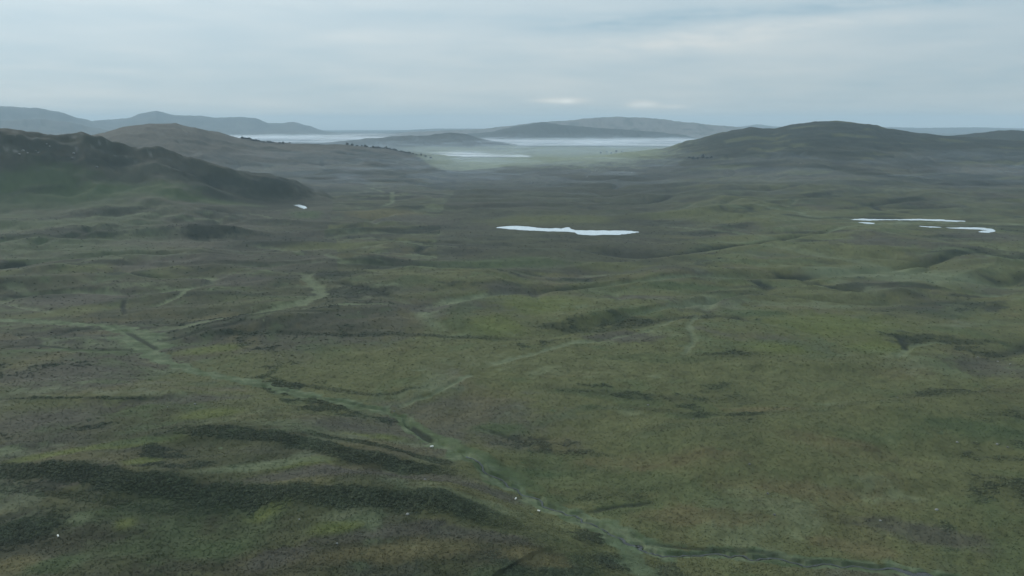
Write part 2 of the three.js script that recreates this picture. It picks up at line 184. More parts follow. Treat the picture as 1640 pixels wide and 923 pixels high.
const SPOTS = {
  sheep: [[-36.9,-388.4],[-160.5,-292.3],[1.5,-335.7],[10.5,-325.8]],
  stone: [[205.4,-389.4],[221.8,-385.6],[224.5,-381.8],[312.4,-538],[311.6,-550.7],[303.1,-559.2],[-62.6,-450.9],[102.5,-334.5],[100.5,-318],[-59.2,-279.2],[165.9,-324.9],[141.2,-318],[-76,-296.5],[-37.2,-295.7],[-34.9,-336.1],[102,-360.6],[206.5,-456.2],[27.8,-445.8],[72.4,-452.9],[91.6,-429],[-165.7,-444.6],[-178.3,-440]],
  crag: [[-860.7,-1565.7],[-850.1,-1572.5],[-862.9,-1583.2],[-851.9,-1604.9],[-843.7,-1597],[-836.5,-1623.8],[-843.9,-1627.8],[-787.8,-1602.4],[-794,-1623.8],[-730.8,-1573.1],[-658,-1482],[1169.3,-2307.7]],
  scree: [[223.4,-2495.8],[239.3,-2535.9],[271.5,-2625.4],[278.8,-2492.3],[290.4,-2518],[292.9,-2434.5],[314.3,-2497.5],[328.5,-2446.8],[194.4,-2314.1],[342.4,-2387.6],[49.2,-2195.9],[746.2,-2314.1],[1158,-2334.3],[528.3,-2567.1],[570.4,-2656.4]],
  slopetrees: [[532.5,-2688.8],[537.1,-2655.6],[553,-2670.3],[550.6,-2579.9],[561.2,-2571],[566.4,-2546.4]],
  plaintrees: [[453.6,-4585.9],[503.3,-4753.5],[507.1,-4578.3],[561.3,-4826.2],[589.7,-4811.5]],
  puddle: [[48.1,-302.9],[136.7,-280.2]],
};
// ---------------------------------------------------------------- lie of the land
// A hill is its crest (bearing in degrees, height, distance) and how far it runs down to either side.
const HILLS = HILL_DATA.map((h) => {
  const N = 721, at = (i) => -45 + i * 0.125, top = new Float32Array(N), dist = new Float32Array(N), c = h.crest;
  for (let i = 0; i < N; i++) {
    const a = at(i); let k = 0; while (k < c.length - 2 && a > c[k + 1][0]) k++;
    const t = clamp01((a - c[k][0]) / (c[k + 1][0] - c[k][0])), s = mix(t, t * t * (3 - 2 * t), 0.5);
    const out = max(0, c[0][0] - a, a - c[c.length - 1][0]);
    top[i] = max(0, mix(c[k][1], c[k + 1][1], s)) * exp(-((out / 3) ** 2)); dist[i] = mix(c[k][2], c[k + 1][2], s);
  }
  return { ...h, top, dist, N };
});
const look = (t, f) => { const i = floor(f); return t[i] + (t[i + 1] - t[i]) * (f - i); };

function along(line, x, z) {                                            // nearest place on a polyline: distance, side, share of its length
  let best = 1e18, bs = 1, bt = 0, bx = 0, bz = 0;
  for (let i = 0; i < line.length - 1; i++) {
    const ax = line[i][0], az = line[i][1], dx = line[i + 1][0] - ax, dz = line[i + 1][1] - az, t = clamp01(((x - ax) * dx + (z - az) * dz) / (dx * dx + dz * dz));
    const ex = x - ax - dx * t, ez = z - az - dz * t, d = ex * ex + ez * ez;
    if (d < best) { best = d; bs = dx * ez - dz * ex; bt = (i + t) / (line.length - 1); bx = ax + dx * t; bz = az + dz * t; }
  }
  return { d: sqrt(best), side: bs, t: bt, x: bx, z: bz };
}
function boxed(line, pad) { const xs = line.map((p) => p[0]), zs = line.map((p) => p[1]); return { line, x0: min(...xs) - pad, x1: max(...xs) + pad, z0: min(...zs) - pad, z1: max(...zs) + pad }; }
const within = (b, x, z) => x > b.x0 && x < b.x1 && z > b.z0 && z < b.z1;
const MAIN = boxed(STREAM, 400);

let cut = 0, hillAt = -1, hillHeight = 0, streamAt = null;
function baseHeight(x, z) {
  const r = hypot(x, z), az = atan2(x, -z) / RAD;
  // hills
  let sum = 0; hillAt = -1; hillHeight = 0;
  if (r > 900) {
    const f = az * 8 + 360;
    const spur = fbm(x / 420 + 31, z / 420, 4), spur2 = fbm(x / 1500 - 4, z / 1500 + 8, 3);
    if (f > 0 && f < 719) for (let k = 0; k < HILLS.length; k++) {
      const h = HILLS[k], top = look(h.top, f); if (top < 0.5) continue;
      const R = look(h.dist, f), off = r - R, big = h.near > 650;
      const w = off < 0 ? h.near : h.far, u = off / w * (1 + (big ? 0.5 * spur2 : 0.55 * spur));
      if (u < -3.2 || u > 3.2) continue;
      const gul = top > 40 ? abs(noise(az * (R < 2500 ? 0.5 : 0.4) * (R > 5000 ? 2 : 1) + 1.1 * spur + off / (R < 5000 ? 420 : 1500) + k * 13, r / 700 + k)) : 1;
      const flank = exp(-Math.pow(abs(u), 1.45) * 1.05), rough = (1 - exp(-u * u * 5)) * flank;
      const v = top * flank + (big ? spur2 * 14 : spur * 30) * rough * min(1, top / 90) - min(1, top / 90) * (R < 2500 ? 4.5 : R < 5000 ? 6 : 16) * exp(-((gul / 0.1) ** 2)) * rough;
      if (v > hillHeight) { hillHeight = v; hillAt = k; }
      sum += Math.pow(max(0, v), 6);
    }
    const wide = step(37, 48, abs(az)) * step(1400, 4000, r);
    if (wide > 0) sum += Math.pow(max(0, wide * (70 + 190 * fbm(x / 3600 + 7, z / 3600 - 3, 4))), 6);
  }
  let h = Math.pow(sum, 1 / 6);
  // rolling moor
  const roll = step(500, 1100, r) * step(6500, 3600, r) * (1 - 0.6 * step(0, 60, h)), px = x + 60 * noise(x / 300, z / 300), pz = z + 60 * noise(x / 300 + 9, z / 300);
  h += 2.2 * fbm(x / 260 + 2, z / 260, 3) * step(6500, 3600, r);
  if (roll > 0) { const rid = 1 - abs(noise(px / 420 + pz / 900, pz / 210)) * 2; h += roll * (7 * (rid * rid - 0.35) * step(0.1, 0.6, rid) + 6 * fbm(px / 500 - 11, pz / 330, 3)); }
  // burns and gullies cut into the peat
  cut = 0;
  if (r > 480 && r < 4500) {
    const k = step(480, 800, r) * step(4500, 3000, r), g1 = abs(noise(px / 420 + pz / 800 + 4, pz / 260)) / 0.045, g2 = abs(noise(px / 150 - pz / 400 - 8, pz / 130 + 6)) / 0.06;
    const a = exp(-g1 * g1) * step(-0.35, 0.0, noise(x / 300 + 70, z / 300)), b = exp(-g2 * g2) * step(-0.1, 0.3, noise(x / 340, z / 340 + 50)); cut = k * max(a, b); h -= k * (4.6 * a + 2.8 * b);
    const hump = abs(noise(px / 210 + pz / 300 + 90, pz / 90 + px / 500)); h += k * (1 - 0.5 * step(0, 60, hillHeight)) * 7.5 * (0.4 - hump) * step(420, 900, r);
  }
  // the stream's shallow valley
  streamAt = null;
  if (within(MAIN, x, z)) {
    const s = along(STREAM, x, z); streamAt = s;
    const leftBank = s.side > 0 ? 1 : 0, fade = step(400, 260, s.d);
    h = mix(h * 0.15, h, step(0, 70, s.d));
    h += fade * (leftBank ? 9 * (1 - exp(-((s.d / 38) ** 2))) : 5 * (1 - exp(-((s.d / 80) ** 2)))) * mix(mix(0.3, 1, step(0.12, 0.4, s.t)), 0.7, step(40, 140, s.d));
  }
  return h;
}

// ---------------------------------------------------------------- the finished ground: banks and edges, lake basins, small relief
const EDGES = SCARPS.map(([a, near, far, line]) => ({ a, near, far, ...boxed(line, 2.6 * max(near, far)) }));
const inPoly = (p, x, z) => { let c = false; for (let i = 0, j = p.length - 1; i < p.length; j = i++) if ((p[i][1] > z) !== (p[j][1] > z) && x < ((p[j][0] - p[i][0]) * (z - p[i][1])) / (p[j][1] - p[i][1]) + p[i][0]) c = !c; return c; };
const BASINS = Object.values(LOCHS).map((l) => ({ ...boxed([...l.shore, l.shore[0]], 205), level: l.level, shore: l.shore }));
const flatWidth = (t, x, z) => (mix(6.5, 4.2, step(0.1, 0.3, t)) + 9 * exp(-(((t - 0.17) / 0.035) ** 2)) + 3 * exp(-(((t - 0.7) / 0.05) ** 2)) + 2.5 * exp(-(((t - 0.52) / 0.06) ** 2))) * (1 + 0.9 * noise(x / 14, z / 14) + 0.6 * noise(x / 5, z / 5));
const CHANNEL = (() => { const c = new THREE.CatmullRomCurve3(STREAM.map(([x, z]) => new THREE.Vector3(x, 0, z))), out = []; for (let i = 0; i <= 260; i++) { const t = mix(0.3, 0.985, i / 260), p = c.getPoint(t), d = c.getTangent(t), w = 3.4 * noise(i / 7, 21) + 1.2 * noise(i / 2.6, 3); out.push([p.x - d.z * w, p.z + d.x * w]); } return out; })();
const CARVED = BANDS.filter(([k]) => k === 'pale' || k === 'dark').map(([, w, , line]) => ({ w, ...boxed(line, w * 1.7) }));
let lastCut = 0, lastHill = -1, lastHillHeight = 0, lastStream = null;
function height(x, z) {
  let h = baseHeight(x, z); const r = hypot(x, z);
  lastHill = hillAt; lastHillHeight = hillHeight; lastStream = streamAt; lastCut = cut;
  for (const e of EDGES) if (within(e, x, z)) {
    const p = along(e.line, x, z), w = r < hypot(p.x, p.z) ? e.near : e.far, q = p.d / (w * (1 + 0.5 * noise(x / 30, z / 30)));
    if (q < 2.5) h += e.a * min(1, p.t * 6, (1 - p.t) * 6) * exp(-q * q) * (0.85 + 0.5 * noise(x / 50 + 5, z / 50));
  }
  for (const b of CARVED) if (within(b, x, z)) { const d = along(b.line, x, z).d / b.w; if (d < 1.6) h -= (0.5 + 0.05 * b.w) * exp(-d * d * 3); }
  let calm = lastStream ? step(2, 14, lastStream.d) : 1;
  if (r < 1300) h += calm * (0.16 * fbm(x / 1.7, z / 1.7, 2) * step(700, 350, r) + 0.75 * fbm(x / 8, z / 8 + 4, 3) * step(1300, 700, r));
  if (r < 4200) h += calm * 1.7 * fbm(x / 42 + 3, z / 42, 3) * mix(0.6, 1.4, step(400, 1500, r));
  if (lastHill >= 0 && lastHillHeight > 10) {
    h += step(10, 50, lastHillHeight) * 4.5 * fbm(x / 420 + z / 600, z / 75 + x / 700, 4);
    const k = lastHill === 0 ? 1 : 0.6, rid = 1 - abs(noise(x / 150 + 2, z / 90)) * 2;
    h += k * step(10, 60, lastHillHeight) * (5 * rid * max(0, rid) - 1.5) * (r < 6000 ? 1 : 2);
    if (lastHill === 0) h += step(15, 45, lastHillHeight) * (9 * fbm(x / 130 + 6, z / 95, 4) + 5 * (0.3 - abs(noise(x / 75 + z / 160, z / 120))));
    if (lastHill === 0) h += step(50, 110, lastHillHeight) * (11 * fbm(x / 80, z / 50, 4) + 4 * (0.35 - abs(noise(x / 36, z / 40))));
  }
  if (lastStream && lastStream.t > 0.28 && lastStream.d < 12) h -= 1.0 * step(2.2, 0.7, along(CHANNEL, x, z).d);
  let near = null, nd = 1e9;
  for (const b of BASINS) if (within(b, x, z)) { const d = inPoly(b.shore, x, z) ? -1 : along(b.line, x, z).d; if (d < nd) { nd = d; near = b; } }
  if (near) h = nd < 0 ? near.level - 0.8 : mix(near.level + 0.25 + nd * 0.006, h, step(14, 200, nd));
  return h;
}

// ---------------------------------------------------------------- what grows where (base colours, linear), some light and shade painted in
const KIND = {
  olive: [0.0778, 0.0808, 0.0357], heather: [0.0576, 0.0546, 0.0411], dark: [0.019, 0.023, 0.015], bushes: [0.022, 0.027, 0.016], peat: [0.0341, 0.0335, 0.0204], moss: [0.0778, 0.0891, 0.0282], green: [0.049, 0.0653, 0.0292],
  pale: [0.108, 0.122, 0.07], rust: [0.0913, 0.0799, 0.0388], flat: [0.076, 0.097, 0.053], track: [0.17, 0.165, 0.13], meadow: [0.15, 0.165, 0.095], rock: [0.19, 0.19, 0.175], brown: [0.075, 0.066, 0.05],
};
const STRIPS = BANDS.map(([kind, w, s, line]) => ({ kind: KIND[kind], dark: kind === 'dark', bush: kind === 'bushes', w, s, ...boxed(line, w * 2.2) }));
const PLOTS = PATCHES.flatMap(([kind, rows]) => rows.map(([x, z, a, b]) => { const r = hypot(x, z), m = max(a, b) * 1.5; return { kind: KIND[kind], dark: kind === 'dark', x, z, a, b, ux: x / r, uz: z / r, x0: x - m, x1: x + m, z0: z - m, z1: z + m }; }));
const col = [0, 0, 0]; let bushy = 0, onFlat = false, onStrip = 0;
const lay = (k, s) => { col[0] += (k[0] - col[0]) * s; col[1] += (k[1] - col[1]) * s; col[2] += (k[2] - col[2]) * s; };
function cover(x, z) {                                                  // uses lastHill, lastStream from height(x, z)
  const r = hypot(x, z), wx = x + 25 * noise(x / 60, z / 60), wz = z + 25 * noise(x / 60 + 7, z / 60);
  const n1 = fbm(wx / 170, wz / 170 + 3, 4), n2 = fbm(wx / 55 + 11, wz / 55, 3), n3 = fbm(x / 13, z / 13 - 5, 3), n4 = r < 1500 ? fbm(x / 3.2, z / 3.2 + 9, 2) : 0, n5 = fbm(wx / 90 - 21, wz / 70 + 13, 4);
  col[0] = KIND.olive[0]; col[1] = KIND.olive[1]; col[2] = KIND.olive[2]; bushy = 0.08; onFlat = false; onStrip = 0;
  lay(KIND.heather, 0.8 * step(-0.05, 0.3, n1 + 0.3 * n3 - 0.3 * step(700, 500, r) * step(0, 80, x) * (lastStream && lastStream.side < 0 ? 1 : 0)));
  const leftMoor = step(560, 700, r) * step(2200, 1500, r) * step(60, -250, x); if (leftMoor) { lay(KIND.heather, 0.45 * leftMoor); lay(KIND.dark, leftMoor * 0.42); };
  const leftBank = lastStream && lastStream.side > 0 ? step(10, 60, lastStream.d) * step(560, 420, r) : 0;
  if (leftBank) lay(KIND.dark, clamp01(leftBank * (0.5 + 0.7 * n2)));  // dark plants, with the near-left dimming of the view put into their colour
  lay(KIND.green, 0.5 * step(0.05, 0.3, n2 + 0.3 * n3));
  lay(KIND.rust, 0.45 * step(0.12, 0.4, -n2 + 0.3 * n1));
  const dk = step(0.18, 0.4, n5 + 0.35 * n3 + 0.15 * n4); lay(KIND.dark, 0.75 * dk); bushy = max(bushy, dk);
  lay(KIND.pale, 0.4 * step(0.2, 0.42, -n5 + 0.3 * n3));
  const c0 = lastCut; if (c0 > 0.05) { const v = noise(x / 200 + 3, z / 200); lay(KIND.pale, 0.9 * step(0.3, 0.8, c0) * step(-0.1, 0.25, v)); lay(KIND.dark, 0.95 * step(0.25, 0.8, c0) * step(0.05, -0.2, v)); }
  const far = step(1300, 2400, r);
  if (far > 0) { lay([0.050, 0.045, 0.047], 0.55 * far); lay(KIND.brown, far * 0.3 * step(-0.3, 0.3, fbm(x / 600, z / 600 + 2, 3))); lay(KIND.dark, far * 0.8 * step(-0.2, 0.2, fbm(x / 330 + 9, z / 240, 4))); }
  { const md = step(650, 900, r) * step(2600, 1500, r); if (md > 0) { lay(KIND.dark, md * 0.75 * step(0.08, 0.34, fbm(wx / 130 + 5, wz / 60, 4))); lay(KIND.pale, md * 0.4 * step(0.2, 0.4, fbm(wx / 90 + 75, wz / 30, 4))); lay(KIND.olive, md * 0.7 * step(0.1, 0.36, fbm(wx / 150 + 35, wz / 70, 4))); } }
  if (lastHill === 0) { lay(KIND.heather, 0.6); lay(KIND.dark, 0.75 * step(20, 80, lastHillHeight + 70 * n1 + 40 * step(-22, -16, atan2(x, -z) / RAD))); lay(KIND.green, 0.6 * step(62, 40, lastHillHeight) * step(-19, -25, atan2(x, -z) / RAD)); lay(KIND.brown, 0.35 * step(0.0, 0.35, fbm(x / 120 + 8, z / 70, 4))); lay(KIND.rock, 0.4 * step(70, 100, lastHillHeight) * step(0.26, 0.46, fbm(x / 26, z / 13, 4))); }  // shade on the right-facing flank is put into the colour as extra dark
  if (lastHill === 1) { lay(KIND.brown, 0.75 * step(20, 70, lastHillHeight + 60 * n1)); lay(KIND.dark, 0.8 * step(0.1, 0.3, fbm(x / 150 + 3, z / 120, 4)) * step(130, 60, lastHillHeight)); }
  if (lastHill === 2) { lay(KIND.dark, 0.9 * step(15, 90, lastHillHeight + 70 * n1)); lay(KIND.olive, 0.6 * step(0.12, 0.35, fbm(x / 190, z / 120 + 7, 4))); }
  if (lastHill === 2) { const s = step(-9, -4, atan2(x, -z) / RAD) * step(14, 8, atan2(x, -z) / RAD) * step(3600, 3300, r); if (s > 0) lay(KIND.heather, 0.55 * s); if (s > 0) lay(KIND.dark, 0.3 * s); }
  if (lastHill === 3) lay(KIND.dark, 0.85);
  if (lastHill === 4 || lastHill === 5) lay(KIND.dark, 0.7);
  if (lastHill === 6) lay([0.15, 0.13, 0.11], 0.8 * step(-0.4, 0.1, n1));  // sunlit pale pink of the summit put into its colour
  if (r > 2500 && r < 7500) { const az = atan2(x, -z) / RAD, R = abs(az) < 20 ? mix(3700, look(HILLS[2].dist, az * 8 + 360), step(-8.5, -4, az)) + 120 * n1 : 9999, pl = step(R + 20, R + 170, r) * step(7500, 6200, r) * step(-9, -4.5, az) * (lastHill === 4 ? step(14, 4, lastHillHeight) : 1) * step(15, 11, az) * step(70, 45, lastHillHeight); if (pl > 0) lay(KIND.meadow, pl * (0.75 + 0.5 * n2)); }
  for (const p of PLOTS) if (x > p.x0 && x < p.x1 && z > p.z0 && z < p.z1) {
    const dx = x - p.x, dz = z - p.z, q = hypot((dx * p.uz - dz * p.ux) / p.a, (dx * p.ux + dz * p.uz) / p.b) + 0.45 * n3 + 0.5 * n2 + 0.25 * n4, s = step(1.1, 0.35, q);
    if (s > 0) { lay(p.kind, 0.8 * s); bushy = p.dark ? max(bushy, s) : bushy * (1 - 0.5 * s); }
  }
  if (lastStream) { const w = flatWidth(lastStream.t, x, z), s = step(1.25, 0.75, lastStream.d / w); if (s > 0) { lay(KIND.flat, s * 0.92); bushy *= 1 - s; onFlat = lastStream.d < w; const v = fbm(x / 11 + 40, z / 7, 3); lay(KIND.green, s * 0.9 * step(0.02, 0.3, v + 0.4 * n4)); lay(KIND.pale, s * 0.7 * step(0.05, 0.3, -v + 0.3 * n4)); lay(KIND.dark, 0.3 * s * step(0.2, 0.4, fbm(x / 6, z / 6 + 60, 2))); } }
  for (const b of STRIPS) if (within(b, x, z)) {
    const p = along(b.line, x, z), s = b.s * step(1.2, 0.5, p.d / (b.w * 0.6 * (1 + 0.9 * n3 + 0.5 * n4))) * min(1, 0.3 + p.t * 6, 0.3 + (1 - p.t) * 6);
    if (s > 0) { lay(b.kind, s); if (b.bush) bushy = max(bushy, s); else { bushy *= 1 - s; if (b.w < 15) onStrip = max(onStrip, s); } }
  }
  const g = 1 + 0.38 * n3 + 0.32 * n4 + (r < 900 ? 0.16 * noise(x / 1.1, z / 1.1) : 0);                        // tufts and bare stems
  col[0] *= g; col[1] *= g; col[2] *= g;
}

// ---------------------------------------------------------------- ground sheet, split into moor, stream flats and hills
{
  const bearings = [], rings = [];
  for (let a = -33; a <= 33.0001; a += 0.068) bearings.push(a);
  { const side = []; for (let a = 33.1, d = 0.1; a < 180; a += d, d = min(6, d * 1.16)) side.push(a); bearings.unshift(...side.map((a) => -a).reverse()); bearings.push(...side); }
  for (let r = 25; r < 27000;) { rings.push(r); r += r < 235 ? r * 0.06 : r < 6000 ? min((r * r) / 145 * 0.00085, r * 0.0065) : r * 0.012; }
  const nb = bearings.length, nr = rings.length, N = nb * nr, P = new Float32Array(N * 3), C = new Float32Array(N * 3), reg = new Uint8Array(N);
  const ca = bearings.map((a) => cos(a * RAD)), sa = bearings.map((a) => sin(a * RAD));
  for (let j = 0, v = 0; j < nr; j++) for (let i = 0; i < nb; i++, v++) {
    const x = rings[j] * sa[i], z = -rings[j] * ca[i], y = height(x, z);
    cover(x, z);
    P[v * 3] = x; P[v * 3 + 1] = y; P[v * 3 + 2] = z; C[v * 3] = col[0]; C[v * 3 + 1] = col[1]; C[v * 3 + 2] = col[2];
    reg[v] = onFlat ? 1 : lastHill >= 0 && lastHillHeight > 14 + 10 * noise(x / 90, z / 90) && abs(bearings[i]) < 40 ? 2 + lastHill : 0;
  }
  const index = [];
  const parts = Array.from({ length: 2 + HILLS.length }, () => []);
  for (let j = 0; j < nr - 1; j++) for (let i = 0; i < nb; i++) {
    const k = (i + 1) % nb, a = j * nb + i, b = j * nb + k, c = a + nb, d = b + nb, list = parts[reg[a]];
    list.push(a, b, c, b, d, c);
  }
  { const list = parts[0]; for (let i = 1; i < nb - 1; i++) list.push(0, i + 1, i); }
  const whole = new THREE.BufferGeometry(); whole.setAttribute('position', new THREE.BufferAttribute(P, 3));
  { let n = 0; for (const l of parts) n += l.length; const ix = new Uint32Array(n); n = 0; for (const l of parts) { ix.set(l, n); n += l.length; } whole.setIndex(new THREE.BufferAttribute(ix, 1)); }
  whole.computeVertexNormals(); const NRM = whole.attributes.normal.array;
  const soil = new THREE.MeshPhysicalMaterial({ name: 'moor plants', vertexColors: true, roughness: 1, specularIntensity: 0.15 });
  const names = [['moorland', 'rolling heather and grass moor filling the valley floor'], ['stream_meadow', 'winding pale green grassy stream bottom crossing the moor'], ...HILLS.map((h) => [h.name, h.label])];
  parts.forEach((list, k) => {
    if (!list.length) return;
    const seen = new Map(), ix = new Uint32Array(list.length), from = [];
    for (let i = 0; i < list.length; i++) { let m = seen.get(list[i]); if (m === undefined) { m = from.length; seen.set(list[i], m); from.push(list[i]); } ix[i] = m; }
    const g = new THREE.BufferGeometry(), take = (src) => { const o = new Float32Array(from.length * 3); from.forEach((f, i) => { o[i * 3] = src[f * 3]; o[i * 3 + 1] = src[f * 3 + 1]; o[i * 3 + 2] = src[f * 3 + 2]; }); return new THREE.BufferAttribute(o, 3); };
    g.setAttribute('position', take(P)); g.setAttribute('normal', take(NRM)); g.setAttribute('color', take(C)); g.setIndex(new THREE.BufferAttribute(ix, 1));
    const m = new THREE.Mesh(g, soil); m.name = names[k][0]; m.userData = { kind: 'structure', label: names[k][1] }; m.castShadow = m.receiveShadow = true; scene.add(m);
  });
}

// ---------------------------------------------------------------- water
const peat = new THREE.MeshPhysicalMaterial({ name: 'peat water', color: new THREE.Color().setRGB(0.018, 0.02, 0.016), roughness: 0.08, ior: 1.33 });
const water = new THREE.MeshPhysicalMaterial({ name: 'rippled water', color: new THREE.Color().setRGB(0.85, 0.9, 0.92), metalness: 0.85, roughness: 0.22, ior: 1.33 });
const used = new Map();
const numbered = (n) => { const k = used.get(n) ?? 0; used.set(n, k + 1); return k ? n + '_' + String(k).padStart(3, '0') : n; };
function put(o, name, label, category, group, kind) { o.name = numbered(name); o.userData = { label }; if (category) o.userData.category = category; if (group) o.userData.group = group; if (kind) o.userData.kind = kind; o.traverse((m) => { if (m.isMesh) m.castShadow = m.receiveShadow = true; }); scene.add(o); return o; }
const LOCH_LABELS = { main: ['lake', 'long bright lake lying across the middle of the moor'], long: ['lake', 'thin bright lake stretched below the broad hill on the right'], little: ['pool', 'tiny pool in front of the left end of the thin right lake'], ring: ['lake', 'bright curled lake near the right edge of the moor'], strip: ['pool', 'narrow strip of water just left of the curled lake'], pond: ['pool', 'small bright pool at the foot of the craggy hill'] };
for (const k in LOCHS) {
  const { level, shore } = LOCHS[k], c = shore.map(([x, z]) => new THREE.Vector2(x, -z));
  const curve = new THREE.SplineCurve([...c, c[0]]).getPoints(240).map((p) => new THREE.Vector2(p.x + 2.2 * noise(p.x / 7, p.y / 9), p.y + 5 * noise(p.x / 9 + 4, p.y / 14))), g = new THREE.ShapeGeometry(new THREE.Shape(curve)); g.rotateX(-PI / 2);
  const m = new THREE.Mesh(g, water); m.position.y = level; put(m, LOCH_LABELS[k][0], LOCH_LABELS[k][1], null, null, 'structure');
}
{ // the stream itself, a narrow run of water down its channel, wider in two pools
  const curve = new THREE.CatmullRomCurve3(CHANNEL.map(([x, z]) => new THREE.Vector3(x, 0, z))), n = 1000, pos = [], idx = [];
  for (let i = 0; i <= n; i++) {
    const t = mix(0.3, 0.99, i / n), p = curve.getPoint(t), d = curve.getTangent(t), pool = max(...SPOTS.puddle.map(([x, z]) => exp(-(((p.x - x) ** 2 + (p.z - z) ** 2) / 30))));
    const w = 0.35 + 0.25 * noise(i / 9, 3) + 1.5 * pool, y = height(p.x, p.z) + 0.25 + 0.35 * pool;
    for (const s of [-1, 1]) pos.push(p.x - s * d.z * w, y, p.z + s * d.x * w);
    if (i < n) { const a = i * 2; idx.push(a, a + 1, a + 2, a + 1, a + 3, a + 2); }
  }
  const g = new THREE.BufferGeometry(); g.setAttribute('position', new THREE.Float32BufferAttribute(pos, 3)); g.setIndex(idx); g.computeVertexNormals();
  put(new THREE.Mesh(g, peat), 'stream', 'narrow stream running through the green grassy stream bottom', null, null, 'structure');
}

// ---------------------------------------------------------------- mist lying in the far valleys
function mistBank(label, a0, a1, r0, r1, level, thick, seed) {
  const na = 150, nr = 70, geos = [];
  for (let layer = 0; layer < 6; layer++) {
    const pos = [], colr = [], idx = [];
    for (let j = 0; j <= nr; j++) for (let i = 0; i <= na; i++) {
      const s = i / na, t = j / nr, a = mix(a0, a1, s) * RAD, r = r0 * Math.pow(r1 / r0, t), x = sin(a) * r, z = -cos(a) * r;
      const n = fbm(x / 1500 + seed, z / 700 + layer * 0.08, 4) + 0.5 * fbm(x / 500, z / 240 + seed, 3), edge = min(step(0, 0.14, s), step(1, 0.86, s), step(0, 0.45, t), step(1, 0.75, t));
      pos.push(x, 4 + thick * (1 - layer / 5) + mix(14, 3, layer / 5) * fbm(x / 600 + seed + layer, z / 500, 4), z); colr.push(0.9, 0.92, 0.94, Math.pow(clamp01(edge * 1.0 + n * 2.2 - 0.26 - 0.6 * (1 - layer / 5)), 1.3) * mix(0.1, 0.55, layer / 5) * step(0, 0.35, edge));
      if (i < na && j < nr) { const k = j * (na + 1) + i; idx.push(k, k + 1, k + na + 1, k + 1, k + na + 2, k + na + 1); }
    }
    const g = new THREE.BufferGeometry(); g.setAttribute('position', new THREE.Float32BufferAttribute(pos, 3)); g.setAttribute('color', new THREE.Float32BufferAttribute(colr, 4)); g.setIndex(idx); g.computeVertexNormals(); geos.push(g);
  }
  put(new THREE.Mesh(mergeGeometries(geos), MIST), 'mist_bank', label, 'mist', null, 'stuff');
}
function valleyHaze(label) {                                              // thin damp air lying low over the valley, hill tops stand clear of it
  const geos = [], na = 120, nr = 60;
  for (let layer = 0; layer < 3; layer++) {
    const pos = [], colr = [], idx = [];
    for (let j = 0; j <= nr; j++) for (let i = 0; i <= na; i++) {
      const a = mix(-50, 50, i / na) * RAD, r = 1500 * Math.pow(9000 / 1500, j / nr), x = sin(a) * r, z = -cos(a) * r, n = fbm(x / 700 + layer * 3, z / 700, 3);
      pos.push(x, 12 + layer * 27 + 34 * fbm(x / 260 + layer * 7, z / 260, 3), z); colr.push(0.74, 0.84, 0.95, clamp01(1 + 1.2 * n) * [0.055, 0.04, 0.018][layer] * step(0, 0.33, j / nr) * step(1, 0.9, j / nr) * min(step(0, 0.1, i / na), step(1, 0.9, i / na)));
      if (i < na && j < nr) { const k = j * (na + 1) + i; idx.push(k, k + 1, k + na + 1, k + 1, k + na + 2, k + na + 1); }
    }
    const g = new THREE.BufferGeometry(); g.setAttribute('position', new THREE.Float32BufferAttribute(pos, 3)); g.setAttribute('color', new THREE.Float32BufferAttribute(colr, 4)); g.setIndex(idx); g.computeVertexNormals(); geos.push(g);
  }
  put(new THREE.Mesh(mergeGeometries(geos), MIST), 'valley_haze', label, 'haze', null, 'stuff');
}
const MIST = new THREE.MeshPhysicalMaterial({ name: 'mist', color: 0xffffff, vertexColors: true, transparent: true, roughness: 1, specularIntensity: 0, side: THREE.DoubleSide });
valleyHaze('thin bluish haze lying low over the far valley floor');
mistBank('white mist behind the tree-lined crest of the rounded hill', -19, -6, 6900, 12500, 0, 42, 3);
mistBank('thin wisp of mist at the foot of the blue-grey misty hill', -8, 1.5, 4000, 5000, 0, 20, 8);
mistBank('broad white mist filling the valley left of the broad hill', -4, 16, 5500, 8800, 0, 38, 14);

// ---------------------------------------------------------------- trees
const bark = new THREE.MeshStandardMaterial({ name: 'bark', color: new THREE.Color().setRGB(0.07, 0.055, 0.04), roughness: 1 });
const leafMat = [[0.024, 0.034, 0.020], [0.032, 0.042, 0.022], [0.028, 0.036, 0.026]].map((c) => new THREE.MeshStandardMaterial({ name: 'foliage', color: new THREE.Color().setRGB(...c), roughness: 1, side: THREE.DoubleSide }));
const TREES = [0, 1, 2, 3].map((v) => {
  const r = rng(500 + v), h = 8 + v * 1.1, trunk = [new THREE.CylinderGeometry(0.12, 0.32, h * 0.85, 6).translate(0, h * 0.425, 0)];
  for (let i = 0; i < 5; i++) { const b = new THREE.CylinderGeometry(0.04, 0.11, 2.6, 5).translate(0, 1.3, 0); b.rotateZ(0.7 + r() * 0.4).rotateY(i * 1.3).translate(0, h * (0.3 + 0.1 * i), 0); trunk.push(b); }
  const leaves = [];
  for (let i = 0; i < 260; i++) {
    const t = r(), wide = v % 2 ? 4.4 * sin(PI * Math.pow(t, 0.7)) + 0.7 : 3.9 * sin(PI * (0.25 + 0.72 * t)) + 0.3, a = r() * 2 * PI, d = wide * sqrt(r()) * (0.75 + 0.5 * r());
    const q = new THREE.PlaneGeometry(1.3 + r() * 0.9, 0.9 + r() * 0.7); q.rotateX((r() - 0.5) * 2.6).rotateY(r() * 6.3).rotateZ((r() - 0.5) * 1.5).translate(cos(a) * d, h * (0.12 + 0.88 * t), sin(a) * d); leaves.push(q);
  }
  return { trunk: mergeGeometries(trunk), crown: mergeGeometries(leaves) };
});
const treeRand = rng(41);
